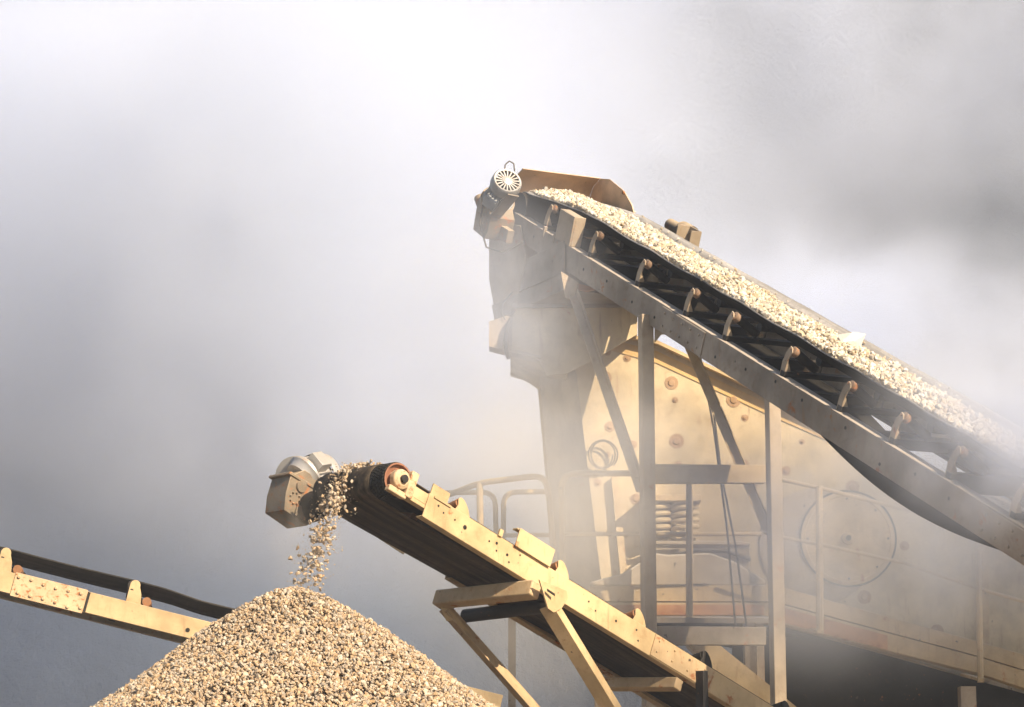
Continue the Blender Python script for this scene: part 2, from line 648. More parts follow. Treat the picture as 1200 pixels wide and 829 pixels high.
# idler sets
for U0 in IDL:
    mb = MB()
    mb.box(UF, U0 + .02, U0 + .09, .04, G - .04, .001, .05)
    mb.build('idler_base', DARK, upper)
    for side in (0, 1):
        Wb = .045 if side == 0 else G - .045
        sg = 1 if side == 0 else -1
        mb = MB()
        jit = rng.normal(0, .035)
        poly = [(0, .0), (.075, .0), (.08, .12), (.105, .20), (.135, .245), (.12, .285), (.085, .295), (.03, .22), (0, .13)]
        a, b = sorted((Wb, Wb + sg * .012))
        mb.prism(UF, poly, a, b, 'ac')
        mb.prism(UF, [(Wb + sg * .013, 0), (Wb + sg * .085, 0), (Wb + sg * .06, .07), (Wb + sg * .03, .13), (Wb + sg * .013, .17)], .064, .074, 'bc')
        for i in range(len(mb.v)):
            q_ = UF.p(U0, Wb, 0)
            mb.v[i] = tuple(Matrix.Rotation(jit, 3, w) @ (V(mb.v[i]) + u * U0 - q_) + q_)
        br = mb.build('idler_bracket', TAN if side == 0 else RUSTY, upper, bevel=.003)
        # wing roller with its rusty end
        W1 = Wb + sg * .02
        p0 = UF.p(U0 + .10, W1, .262)
        p1 = UF.p(U0 + .10, W1 + sg * .30, .262 - .17)
        ax = (p1 - p0).normalized()
        rb = MB()
        rb.lathe(p0 + ax * .062, ax, [(0, .043), (.27, .043)], 18)
        rl = rb.build('roller', DARK, br)  # body coloured dark for the shadow it lies in
        rb = MB()
        rb.lathe(p0, ax, [(0, .026), (.004, .044), (.06, .044)], 18)
        rb.lathe(p0 - ax * .03, ax, [(0, .014), (.03, .014)], 10)
        rb.build('roller_end', CAPRUST, br)
    mb = MB().cyl(UF.p(U0 + .05, CW - .15, .17), UF.p(U0 + .05, CW + .15, .17), .05)
    mb.build('centre_roller', DARK, upper)
# guard box plate near the head
mb = MB()
mb.box(UF, 1.06, 1.44, -.02, .0, .002, .33)
mb.box(UF, 1.428, 1.44, .001, .12, .002, .33)
mb.box(UF, 1.06, 1.428, .001, .10, .32, .33)
mb.build('guard_plate', TAN, upper, bevel=.004)
# small lugs on the top flange
for U0 in (.72, 1.0):
    MB().box(UF, U0, U0 + .035, -.015, .02, -.06, .05).build('lug', GREY, upper)

# hood over the head: end plate and far side plate
hood = MB()
pts = []
prof = [(-.62, -.25), (-.62, .14), (-.56, .34), (-.42, .46), (-.40, .455), (-.54, .33), (-.60, .14), (-.60, -.25)]
hood.prism(UF, prof, .13, G + .02, 'ac')
hood.build('hood_end_plate', HOODM, upper)
mb = MB()
mb.prism(UF, [(-.60, -.1), (-.60, .14), (-.54, .33), (-.40, .455), (-.18, .50), (.22, .46), (.48, .36), (.64, .24), (.62, .18), (.30, .16), (.0, -.1)], G + .022, G + .034, 'ac')
mb.build('hood_side_plate', HOODM, upper, label='dark rusty hood side plate')
mb = MB().cyl(UF.p(.25, G + .02, .44), UF.p(.25, G - .0, .44), .02, seg=10)
mb.build('hood_bolt', RUSTY, upper)

# discharge chute below the head
HF = Fr(A, V((u.x, u.y, 0)), w, (0, 0, 1))      # horizontal frame at the head
mb = MB()
mb.prism(HF, [(-.72, .10), (-.72, -.62), (-.60, -.92), (.05, -.92), (.25, -.55), (.10, -.15)], -.03, -.018, 'ac')
mb.prism(HF, [(-.72, .10), (-.72, -.62), (-.60, -.92), (.05, -.92), (.25, -.55), (.10, -.15)], G + .018, G + .03, 'ac')
mb.box(HF, -.735, -.721, -.03, G + .03, -.62, .10)
mb.pts_prism([HF.p(-.72, -.03, -.621), HF.p(-.72, G + .03, -.621), HF.p(-.60, G + .03, -.92), HF.p(-.60, -.03, -.92)], u * -.012)
mb.build('discharge_chute', TAN, upper, label='dusty steel discharge chute under the head', bevel=.004)
mb = MB()
mb.prism(HF, [(.06, -.90), (.27, -.56), (1.2, -.56), (1.2, -.92)], -.028, -.018, 'ac')
mb.prism(HF, [(-.60, -.93), (1.25, -.93), (1.25, -1.12), (-.52, -1.12)], -.06, -.03, 'ac')
mb.box(HF, -.6, 1.25, -.029, G, -1.12, -.931)
mb.build('chute_skirt', GREY, upper, bevel=.004)


# drive motor on the near end of the head shaft
def motor(parent, p, axis, r, L_, mat_body, mat_fan, name='drive_motor'):
    ax = V(axis).normalized()
    mb = MB()
    mb.lathe(p, ax, [(0, r * 1.25), (.05, r * 1.25), (.055, r * .95), (L_, r * .95)], 28)
    x = ax.orthogonal().normalized()
    y = ax.cross(x)
    for k_ in range(26):                      # cooling fins
        a_ = 2 * math.pi * k_ / 26
        d = x * math.cos(a_) + y * math.sin(a_)
        fr = Fr(V(p) + ax * .07, ax, d, ax.cross(d))
        mb.box(fr, 0, L_ - .1, r * .93, r * 1.12, -.006, .006)
    # terminal box
    fr = Fr(V(p) + ax * (L_ * .4), ax, x, y)
    mb.box(fr, -.07, .09, r * .9, r * 1.55, -.075, .075)
    b = mb.build(name, mat_body, parent, bevel=.004)
    mb = MB()
    q = V(p) + ax * (L_ - .03)
    mb.lathe(q, ax, [(0, r * 1.2), (.02, r * 1.24), (.11, r * 1.2), (.13, r * 1.1), (.128, r * .98), (.112, r * .95)], 32, cap=False)
    for k_ in range(18):
        a_ = 2 * math.pi * k_ / 18
        d = x * math.cos(a_) + y * math.sin(a_)
        fr = Fr(q + ax * .115, d, ax.cross(d), ax)
        mb.box(fr, r * .3, r * 1.0, -.007, .007, -.004, .006)
    mb.lathe(q + ax * .108, ax, [(0, r * .42), (.02, r * .40), (.028, r * .2)], 24)
    mb.build('fan_cover', mat_fan, b)
    mb = MB()
    mb.lathe(q + ax * .05, ax, [(0, r * .9), (.004, r * .9)], 24)
    mb.build('fan', DARK, b)
    return b


mc = at(583, 236, 27.72)
mdir = V((.28, -.86, .36))
motor(upper, mc, mdir, .140, .30, BLUEGREY, ALU)
gx = MB()
gfr = Fr(at(581, 262, 27.78), V((u.x, u.y, u.z)), w, n)
gx.prism(gfr, [(-.20, -.14), (.14, -.16), (.20, -.05), (.20, .10), (.08, .20), (-.12, .20), (-.22, .10)], -.17, .13, 'ac')
gx.lathe(mc + mdir.normalized() * -.16, mdir, [(0, .13), (.10, .16), (.12, .20), (.17, .20)], 26)
gx.lathe(gfr.p(0, -.20, 0), w, [(0, .10), (.03, .13), (.04, .13)], 20)
for k_ in range(6):
    a_ = k_ * math.pi / 3
    bolt(gx, gfr.p(.105 * math.cos(a_), -.20, .105 * math.sin(a_)), -w, .012, .014)
gx.cyl(gfr.p(-.22, -.08, .12), gfr.p(-.36, -.10, .20), .075, .06, 16)
gx.box(gfr, .12, .40, -.02, .06, -.13, .02)
gx.build('gearbox', GEARM, upper, bevel=.012)
mb = MB()
mb.bar(gfr.p(.10, -.10, .05), gfr.p(.42, -.05, .42), .14, .015, w)
mb.build('torque_arm', GREY, upper)
mb = MB()
loop = [at(591, 203, 27.6), at(592, 193, 27.6), at(597, 189, 27.6), at(602, 192, 27.6), at(603, 201, 27.6)]
mb.tube(loop, .008, 6)
mb.build('lifting_cable', CABLE, upper)
mb = MB()
mb.tube([at(574, 232, 27.62), at(566, 240, 27.6), at(562, 262, 27.62), at(570, 290, 27.7), at(590, 296, 27.75), at(612, 284, 27.72)], .012, 6)
mb.build('power_cable', CABLE, upper)

# clutter on the far side: tension unit and bracket plate
mb = MB()
q = UF.p(1.25, G + .14, .33)
mb.cyl(q, q + u * .30, .07, seg=16)
mb.cyl(q + u * .30 + n * .02, q + u * .52 + n * .02, .095, seg=16)
mb.lathe(q + u * .42 - w * .12 - n * .02, w, [(0, .10), (.02, .12), (.08, .12), (.1, .1)], 18)
mb.box(UF, 1.15, 1.8, G + .02, G + .16, .18, .25)
mb.build('tension_unit', GEARM, upper, bevel=.004)
mb = MB()
mb.box(UF, 1.86, 2.12, G + .05, G + .065, .0, .46)
mb.box(UF, 1.86, 1.875, G - .10, G + .05, .05, .46)
mb.box(UF, 2.105, 2.12, G - .06, G + .05, .25, .46)
mb.build('bracket_plate', TAN, upper)

# trestle
pa = at(757, 374, 25.25)
pb = at(905, 455, 25.42)
def hpost(mb, x, y, z0, z1, wd, dp):
    """H-section post."""
    fr = Fr((x, y, 0), (1, .13, 0), (-.13, 1, 0), (0, 0, 1))
    mb.box(fr, -wd / 2, wd / 2, -dp / 2, -dp / 2 + .014, z0, z1)
    mb.box(fr, -wd / 2, wd / 2, dp / 2 - .014, dp / 2, z0, z1)
    mb.box(fr, -.006, .006, -dp / 2 + .014, dp / 2 - .014, z0, z1)
    return mb
def boxpost(mb, x, y, z0, z1, wd, dp):
    fr = Fr((x, y, 0), (.93, .36, 0), (-.36, .93, 0), (0, 0, 1))
    return mb.box(fr, -wd / 2, wd / 2, -dp / 2, dp / 2, z0, z1)
boxpost(MB(), pa.x, pa.y + .05, 0, pa.z + .05, .13, .11).build('leg', TAN, upper, bevel=.006)
boxpost(MB(), pb.x, pb.y, 0, pb.z + .15, .13, .11).build('leg', TAN, upper, bevel=.006)
for (ya, yb, m_) in ((544, 566, TAN), (734, 756, TAN)):
    mb = MB()
    a0, a1 = at(767, ya, 25.28), at(767, yb, 25.28)
    b0, b1 = at(898, ya + 1, 25.40), at(898, yb, 25.40)
    mb.pts_prism([a0, b0, b1, a1], (-.02, .10, 0))
    mb.build('crossbar', CREAM if ya < 600 else GREY, upper, bevel=.005)
mb = MB().angle(at(671, 345, 26.75), at(751, 577, 25.35), .095, .08, (1, .2, 0))
mb.build('brace', TAN, upper)
mb = MB().angle(at(807, 404, 25.55), at(902, 626, 25.55), .10, .08, (1, 0, 0))
mb.build('brace', CREAM, upper)
mb = MB()
mb.pts_prism([at(657, 318, 26.72), at(678, 331, 26.72), at(672, 352, 26.72), at(662, 349, 26.72)], (.01, .04, 0))
mb.build('gusset', TAN, upper, bevel=.004)
mb = MB()
mb.pts_prism([at(767, 372, 25.2), at(796, 390, 25.2), at(775, 392, 25.2), at(767, 402, 25.2)], (0, .03, 0))
mb.build('gusset', TAN, upper, bevel=.004)
mb = MB()
mb.pts_prism([at(672, 331, 26.9), at(700, 338, 26.9), at(690, 341, 26.9), at(672, 340, 26.9)], (0, .06, 0))
mb.build('chute_rib', ORRUST, upper)

# gravel on the upper belt
nst = 21000
U_ = rng.uniform(-.34, UT - .3, nst)
tr = np.clip((U_ + .1) / 1.3, 0, 1)
half = .325 + .02 * np.sin(U_ * 2.1) + .012 * np.sin(U_ * 7.7)
s_ = rng.uniform(-1, 1, nst)
W_ = CW - .045 + s_ * half
wing = np.clip(np.abs(W_ - CW) - .165, 0, 1) * math.tan(math.radians(35)) * tr
dome = .15 * (1 - s_ ** 2) * (1 + .15 * np.sin(U_ * 3.3 + 1) + .1 * np.sin(U_ * 8.1)) * (.58 + .42 * np.clip(U_ / 1.6, 0, 1))
lo_ = .238 + wing
top_ = np.maximum(lo_ + .03, .235 + dome + .10 * (s_ ** 2) * tr)
N_ = np.maximum(top_ - .03 + rng.uniform(-.02, .026, nst), lo_ + .018)
over = U_ < -.12
N_ = np.where(over, N_ - (U_ + .12) ** 2 * 2.0, N_)
pos = np.array(A)[None] + U_[:, None] * np.array(u) + W_[:, None] * np.array(w) + N_[:, None] * np.array(n)
rad = rng.uniform(.015, .029, nst) * rng.choice([1, 1, 1.35, .7, .45], nst)
# loose stones lying on the far wing
ne = 60
Ue = rng.uniform(.8, UT - 1, ne)
We = CW + rng.uniform(.28, .36, ne)
Ne = .24 + (We - CW - .165) * math.tan(math.radians(35)) + .008
pe = np.array(A)[None] + Ue[:, None] * np.array(u) + We[:, None] * np.array(w) + Ne[:, None] * np.array(n)
gv, gf, gt = stones(np.concatenate([pos, pe]), np.concatenate([rad, rng.uniform(.01, .018, ne)]))
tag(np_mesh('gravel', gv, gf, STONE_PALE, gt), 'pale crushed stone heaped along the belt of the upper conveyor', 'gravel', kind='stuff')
# fill under the stones so that no gap shows through
bv, bf, bt = stones(np.array([UF.p(6.2, CW + .12, .40)]), np.array([.125]))
tag(np_mesh('stone', bv, bf, WHITE_STONE, bt), 'single big white rock lying on the gravel of the upper belt', 'rock')

# ================================================================== LOWER CONVEYOR
A2 = at(506, 579, 20.9)
B2 = at(893, 820, 23.4)
u2 = (B2 - A2).normalized()
w2 = V((-u2.y, u2.x, 0)).normalized()
n2_ = u2.cross(w2)
if n2_.z < 0:
    n2_ = -n2_
LF = Fr(A2, u2, w2, n2_)
lower = empty('belt_conveyor', (A2.x, A2.y, 0), 'cream conveyor with black belt underside, dropping stones onto the pile', 'conveyor',
              'belt conveyors of the plant')
BELT_L = rubber('running_belt', (.010, .0095, .009), (.12, .088, .058), .9, (u2, w2, n2_))
G2, U2T = .95, 6.5
RH = .215
mb = channel(MB(), LF, -.02, U2T, 0, 1, RH)
mb.build('side_beam', CREAM, lower, bevel=.004)
mb = channel(MB(), LF, 1.05, U2T, G2, -1, .19)
mb.build('side_beam', CREAM_WORN, lower, bevel=.004)  # worn paint, also picked darker for the shade on this beam
mb = MB()                               # joint at the tail section
mb.box(LF, 2.72, 3.5, -.010, -.001, -.205, -.01)
for i in range(4):
    for j in (-.05, -.15):
        bolt(mb, LF.p(2.78 + i * .2, -.010, j), -w2, .010, .008)
mb.build('splice_plate', CREAM_WORN, lower)
mb = MB()                               # dark bolt holes in the web
for U0, N0, r_ in ((.10, -.06, .010), (.17, -.09, .008), (.30, -.09, .008), (.42, -.10, .020), (.70, -.09, .009), (.78, -.07, .013), (.80, -.13, .009),
                   (.92, -.11, .013), (.96, -.16, .009), (1.05, -.05, .008), (1.9, -.08, .009), (2.0, -.12, .009), (2.25, -.10, .012), (2.5, -.07, .009),
                   (2.55, -.15, .009)):
    mb.lathe(LF.p(U0, -.001, N0), -w2, [(0, r_), (.002, r_)], 12, False)
mb.build('bolt_heads', BLACK, lower)
for U0 in (.35, 1.2, 2.0, 3.4, 4.5):
    mb = MB().box(LF, U0, U0 + .07, .10, G2 - .10, -.12, -.05)
    mb.build('cross_member', DARK, lower)
# head pulley with rubber lagging, red rim, hub
P2R, P2 = .150, (-.36, -.055)
pl0, pl1 = .0, .98
mb = MB()
segp = 40
mb.lathe(LF.p(P2[0], pl0, P2[1]), w2, [(0, P2R - .010), (pl1 - pl0, P2R - .010)], segp, cap=False)
for k_ in range(34):                    # chevron lugs of the lagging on the bare end
    for j in range(5):
        a_ = 2 * math.pi * (k_ + .5 * (j % 2)) / 34
        d = u2 * math.cos(a_) + n2_ * math.sin(a_)
        tdir = w2.cross(d)
        fr = Fr(LF.p(P2[0], pl0 + .012 + j * .036, P2[1]), tdir, w2, d)
        mb.box(fr, -.010, .010, 0, .030, P2R - .013, P2R - .001)
pul = mb.build('head_pulley', BLACK, lower)
mb = MB()
mb.lathe(LF.p(P2[0], pl0 - .006, P2[1]), w2, [(.0, P2R - .008), (.0, P2R - .022), (.035, P2R - .026), (.045, .075), (.02, .05)], segp, cap=False)
mb.build('rim', REDRIM, pul)
mb = MB().cyl(LF.p(P2[0], -.10, P2[1]), LF.p(P2[0], 1.3, P2[1]), .034, seg=16)
mb.build('shaft', DARK, pul)
# bearing housing and take-up arm at the right end
mb = MB()
mb.lathe(LF.p(P2[0], -.075, P2[1]), w2, [(0, .030), (.0, .055), (.02, .085), (.075, .085)], 24)
mb.box(LF, P2[0] - .09, P2[0] + .10, -.05, .01, P2[1] - .135, P2[1] - .085)
mb.box(LF, P2[0] + .075, P2[0] + .15, -.06, .02, P2[1] - .11, P2[1] + .12)
mb.build('bearing_housing', SPLICE, lower, bevel=.008)
mb = MB()
mb.box(LF, P2[0] + .15, .02, .015, .03, P2[1] - .05, P2[1] + .045)
mb.box(LF, P2[0] + .15, .02, .031, .09, P2[1] + .03, P2[1] + .045)
mb.box(LF, P2[0] + .05, .02, .015, .09, P2[1] - .085, P2[1] - .051)
mb.build('take_up_arm', CREAM, lower, bevel=.003)
mb = MB()
mb.box(LF, .0, .19, .02, .032, .001, .10)
mb.lathe(LF.p(.05, .019, .06), -w2, [(0, .012), (.002, .012)], 10)
mb.box(LF, .03, .22, -.012, -.001, -.02, -.003)
mb.build('take_up_plate', CREAM, lower)
# belt: underside strand, wrap, carrying strand
b0, b1 = .19, .905
rows = []
WS = np.linspace(b0, b1, 9)
for U0 in np.arange(U2T, -.30, -.12):
    N0 = -.20 + .05 * min(1, max(0, (U0) / 2.2)) + .0
    N0 = P2[1] - P2R + .075 * min(1, max(0, (U0 + .1) / 2.4))
    rows.append([LF.p(U0, W_, N0) for W_ in WS])
for a_ in np.linspace(-90, -270, 26):
    rows.append([LF.p(P2[0] + P2R * math.cos(math.radians(a_)), W_, P2[1] + P2R * math.sin(math.radians(a_))) for W_ in WS])
for U0 in np.arange(-.25, U2T, .12):
    t_ = min(1, max(0, (U0 + .3) / 1.0))
    row = []
    for W_ in WS:
        e = max(0, abs(W_ - (b0 + b1) / 2) - .15)
        row.append(LF.p(U0, W_, P2[1] + P2R - .07 * t_ + e * .3 * t_))
    rows.append(row)
grid_mesh('belt', rows, BELT_L, lower, .010)
# idlers and fittings standing on the right beam
for U0 in (.26, 1.45, 2.42, 3.3, 4.4):
    for side in (0, 1):
        sg = 1 if side == 0 else -1
        Wb = .03 if side == 0 else G2 - .03
        mb = MB()
        arc = [(.03, 0), (.05, .06), (.03, .11), (.055, .13), (.09, .125), (.13, .10), (.17, .06), (.195, .02), (.20, 0)]
        a, b = sorted((Wb, Wb + sg * .012))
        mb.prism(LF, [(p_[0] + U0, p_[1]) for p_ in arc], a, b, 'ac')
        br = mb.build('idler_bracket', CREAM if U0 < 3 else DARK, lower, bevel=.003)
        rb = MB()
        p0, p1 = LF.p(U0 + .07, Wb + sg * .02, .085), LF.p(U0 + .07, Wb + sg * .30, .01)
        rb.lathe(p0, p1 - p0, [(0, .025), (.005, .042), (.28, .042)], 18)
        rb.build('roller', RUSTY if U0 < 3 else BLACK, br)
mb = MB()
mb.box(LF, .95, 1.37, -.03, -.018, -.01, .155)
mb.box(LF, .95, 1.37, -.017, .06, .143, .155)
mb.box(LF, .93, .95, -.017, .05, .135, .150)
mb.build('guard_plate', CREAM, lower, bevel=.004)
mb = MB()
mb.box(LF, .76, .80, -.02, .0, -.005, .055)
mb.build('lug', CREAM, lower)
# trestle carrying the head end
mb = MB()
gus = [at(626, 680, 21.4), at(658, 693, 21.62), at(660, 702, 21.62), at(652, 714, 21.6), at(643, 719, 21.55), at(636, 714, 21.5)]
mb.pts_prism(gus, w2 * .012 - w2 * .03)
for i in range(len(mb.v)):
    mb.v[i] = tuple(V(mb.v[i]) - w2 * .05)
mb.build('gusset', CREAM, lower, bevel=.003)
mb = MB()
mb.pts_prism([at(641, 690, 21.38), at(650, 696, 21.42), at(650, 699, 21.42), at(641, 693, 21.38)], -w2 * .004)
mb.build('gusset_slot', BLACK, lower)
tb0, tb1 = at(628, 691, 21.48), at(513, 703, 22.25)
mb = MB().bar(tb0, tb1, .12, .14, u2)
mb.build('crossbar', CREAM_WORN, lower, bevel=.015)
tb2, tb3 = at(646, 710, 21.85), at(545, 722, 22.55)
mb = MB().cyl(tb2, tb3, .06)
mb.build('crossbar', DARK, lower)
gR = at(640, 712, 21.52)
gL = at(521, 712, 22.3)
eR = gR + (at(717, 838, 22.1) - gR) * (gR.z / (gR.z - at(717, 838, 22.1).z))
eL = gL + (at(632, 838, 22.75) - gL) * (gL.z / (gL.z - at(632, 838, 22.75).z))
MB().angle(gR, eR, .13, .11, (.8, -.5, .3), .012, (0.6, 0.8, 0)).build('leg', CREAM, lower, bevel=.003)
MB().angle(gL, eL, .13, .12, (.8, -.5, .3), .012, (-.6, -.8, 0)).build('leg', CREAM_WORN, lower, bevel=.003)
mb = MB()
mb.pts_prism([at(513, 704, 22.2), at(520, 706, 22.2), at(552, 744, 22.3), at(530, 727, 22.2), at(523, 728, 22.2)], (.01, .012, 0))
mb.build('gusset', CREAM, lower)
# second cross frame nearer the tail, with its post
mb = MB().bar(LF.p(3.12, -.02, -.31), LF.p(3.0, G2 + .05, -.31), .10, .10, u2)
mb.build('crossbar', CREAM_WORN, lower, bevel=.008)
p0 = LF.p(3.30, -.045, -.10)
mb = MB()
mb.box(Fr((p0.x, p0.y, 0), (.75, -.65, 0), (.65, .75, 0), (0, 0, 1)), -.045, .045, -.02, .05, 0, p0.z)
mb.build('leg', DARK, lower, bevel=.004)

# gear motor on the far end of the head shaft
gp = LF.p(P2[0], 1.34, P2[1])
gf2 = Fr(gp, u2, w2, n2_)
mb = MB()
mb.prism(gf2, [(-.24, -.10), (-.20, -.24), (.06, -.26), (.15, -.16), (.16, .06), (.06, .17), (-.14, .17), (-.25, .06)], -.14, .14, 'ac')
mb.box(gf2, -.28, .10, -.155, .155, .06, .085)
for k_ in range(6):
    mb.box(gf2, -.19 + .05 * k_, -.175 + .05 * k_, -.12, .12, .085, .12)
mb.lathe(gf2.p(-.12, -.16, .02), w2, [(0, .05), (.02, .055)], 18)
mb.box(gf2, -.10, .02, -.165, -.141, -.24, -.14)
for k_ in range(8):
    a_ = k_ * math.pi / 4
    bolt(mb, gf2.p(-.14 + .05 * math.cos(a_), -.142, -.10 + .05 * math.sin(a_)), -w2, .010, .012)
for k_ in range(5):
    bolt(mb, gf2.p(-.24 + .08 * k_, -.12, .085), n2_, .012, .014)
mb.build('gearbox', GEARM, lower, bevel=.012)
mb = MB().lathe(gf2.p(-.06, .02, .14), (n2_ * .8 + u2 * .45 - w2 * .1), [(0, .15), (.05, .165), (.07, .185), (.09, .185), (.095, .15)], 28)
mb.build('input_flange', ALU, lower)
mb = MB()
mb.lathe(gf2.p(.05, -.24, -.09), w2, [(0, .07), (.0, .10), (.03, .12), (.10, .13)], 24)
for k_ in range(8):
    a_ = k_ * math.pi / 4
    bolt(mb, gf2.p(.05 + .10 * math.cos(a_), -.235, -.09 + .10 * math.sin(a_)), -w2, .011, .014)
mb.build('output_flange', DARK, lower, bevel=.004)
mb = MB()
mb.tube([gf2.p(.10, .10, .40), gf2.p(.22, .16, .46), gf2.p(.42, .20, .34), gf2.p(.7, .14, .12), gf2.p(1.2, .02, .05)], .012, 6)
mb.build('power_cable', CABLE, lower)
m2 = gf2.p(-.05, .10, .15)
motor(lower, m2, n2_ * .35 + u2 * .75 + w2 * .35 + V((0, 0, .15)), .165, .36, ALU, ALU)

# falling stones
def traj(t_):
    """From the head pulley's crown out along the belt's line and down to the pile."""
    return t_


nf = 850
v0 = 1.9
t0 = rng.beta(1.0, 1.1, nf) * .52
hd = V((-u2.x, -u2.y, -u2.z))
start = LF.p(P2[0] - .02, 0, P2[1] + P2R + .03)
Wr = np.clip(rng.normal(.575, .085, nf), .26, .85)
spd = v0 * rng.normal(1, .10, nf)
disp = rng.normal(0, .028, (nf, 3)) * (0.5 + t0[:, None] * 1.5)
pos = np.array(start)[None] + Wr[:, None] * np.array(w2) + (spd * t0)[:, None] * np.array((hd.x, hd.y, .02)) * .62 + disp
pos[:, 2] += -4.9 * t0 ** 2 + rng.uniform(-.06, .03, nf)
keep = pos[:, 2] > pile_z(pos[:, 0], pos[:, 1]) - .02
pos = pos[keep]
# stones still riding over the crown
nr = 340
Ur = rng.uniform(P2[0] - .06, P2[0] + .22, nr)
Wq = np.clip(rng.normal(.56, .12, nr), b0 + .08, b1 - .05)
Nq = P2[1] + P2R + .012 + rng.uniform(0, .035, nr)
pr = np.array(A2)[None] + Ur[:, None] * np.array(u2) + Wq[:, None] * np.array(w2) + Nq[:, None] * np.array(n2_)
fines = np.repeat(pos, 2, 0) + rng.normal(0, .045, (2 * len(pos), 3))
allp = np.concatenate([pos, pr, fines])
fr_ = rng.uniform(.0095, .0195, len(allp)) * rng.choice([1, 1, 1.25, .6], len(allp))
fr_[len(pos) + len(pr):] = rng.uniform(.002, .0055, len(fines))
fv, ff_, ft = stones(allp, fr_)
tag(np_mesh('falling_gravel', fv, ff_, STONE, ft), 'stones pouring off the lower conveyor head onto the pile', 'gravel', kind='stuff')

# ================================================================== LEFT CONVEYOR
A3 = at(0, 667.5, 25.0)
B3 = at(250, 730, 25.25)
u3 = (B3 - A3).normalized()
w3 = V((-u3.y, u3.x, 0)).normalized()
n3 = u3.cross(w3)
if n3.z < 0:
    n3 = -n3
TF = Fr(A3, u3, w3, n3)
left = empty('belt_conveyor', (B3.x, B3.y, 0), 'cream conveyor beam with rusty bolted splice, passing behind the gravel pile', 'conveyor',
             'belt conveyors of the plant')
channel(MB(), TF, -2.5, 5.1, 0, 1, .205).build('side_beam', CREAM, left, bevel=.004)
channel(MB(), TF, -2.5, 5.1, .95, -1, .205).build('side_beam', CREAM_WORN, left, bevel=.004)
mb = MB()
mb.box(TF, .16, .88, -.014, -.001, -.225, .012)
for i in range(6):
    for j in (-.035, -.185):
        bolt(mb, TF.p(.20 + i * .125 + (.03 if j < -.1 else 0), -.014, j + rng.uniform(-.012, .012)), -w3, .017, .014)
mb.build('splice_plate', SPLICE, left, label='rust-stained splice plate with two rows of bolts', bevel=.003)
mb = MB().box(TF, .885, .91, -.006, -.001, -.20, -.005)
mb.lathe(TF.p(1.92, -.001, -.13), -w3, [(0, .022), (.004, .022)], 12)
mb.build('bolt_heads', DARK, left)
rows = []
for U0 in np.arange(-2.5, 3.6, .1):
    row = []
    for s in SS:
        s_ = s * .9
        e = max(0, abs(s_) - .15)
        dip = -.008 * abs(math.sin((U0 - .02) * 2.45))
        lift = .0 if U0 < 1.62 else -.03 * min(1, (U0 - 1.62) / .35)
        row.append(TF.p(U0, .475 + math.copysign(min(abs(s_), .15) + e * .8, s_), .135 + e * .38 + (dip + lift) * (1 if e else .4)))
    rows.append(row)
BELT_3 = rubber('left_belt', (.022, .021, .02), (.09, .08, .07), .6, (u3, w3, n3))
grid_mesh('belt', rows, BELT_3, left, .012)
for U0 in (-1.3, -.04, 1.26, 2.6):
    for side in (0, 1):
        sg = 1 if side == 0 else -1
        Wb = .02 if side == 0 else .93
        mb = MB()
        poly = [(0, 0), (.15, 0), (.13, .10), (.10, .165)] + [(.05 + .05 * math.cos(a), .175 + .05 * math.sin(a)) for a in np.linspace(.3, math.pi - .2, 6)] + [(.0, .15)]
        a, b = sorted((Wb, Wb + sg * .012))
        mb.prism(TF, [(p_[0] + U0, p_[1]) for p_ in poly], a, b, 'ac')
        br = mb.build('idler_bracket', CREAM, left, bevel=.003)
        rb = MB()
        p0, p1 = TF.p(U0 + .03, Wb + sg * .014, .17), TF.p(U0 + .03, Wb + sg * .28, .07)
        rb.lathe(p0, p1 - p0, [(0, .04), (.004, .055), (.28, .055)], 16)
        rb.build('roller', DARK, br)
        rb = MB().cyl(TF.p(U0 + .20, Wb + sg * .03, .045), TF.p(U0 + .20, Wb + sg * .25, .045), .045)
        rb.build('centre_roller', RUSTY, left)
for U0 in (-.5, 1.1, 3.0, 4.6):
    MB().box(TF, U0, U0 + .07, .10, .85, -.16, -.06).build('cross_member', DARK, left)
for U0 in (4.9,):
    for W_ in (.02, .93):
        q = TF.p(U0, W_, -.1)
        MB().box(W0, q.x - .05, q.x + .05, q.y - .05, q.y + .05, 0, q.z).build('leg', CREAM_WORN, left)

# ================================================================== VIBRATING SCREEN
YS = 28.0


def pp(poly, Y=YS):
    return [at(a_, b_, Y) for a_, b_ in poly]


scr0 = at(900, 700, YS)
screen = empty('vibrating_screen', (scr0.x, scr0.y, 0), 'big cream vibrating screen box standing in dust under the upper conveyor', 'screening machine')
mb = MB()
mb.pts_prism(pp([(676, 440), (672, 420), (690, 386), (770, 404), (895, 463), (1290, 640), (1290, 880), (1150, 800), (915, 722), (706, 690)]), (0, .03, 0))
side = mb.build('side_plate', YELLOW, screen)
mb = MB()
mb.pts_prism([V(p) - V((0, .012, 0)) for p in pp([(716, 398), (770, 412), (895, 471), (1000, 519), (1000, 530), (895, 484), (770, 426), (716, 411)])], (0, .008, 0))
mb.build('yellow_band', ORANGE, side)
mb = MB()
mb.pts_prism([V(p) - V((0, .14, 0)) for p in pp([(690, 384), (770, 402), (895, 461), (1290, 638), (1290, 642), (895, 465), (770, 406), (690, 388)])], (0, .138, 0))
mb.build('top_flange', CREAM, side)
mb = MB()
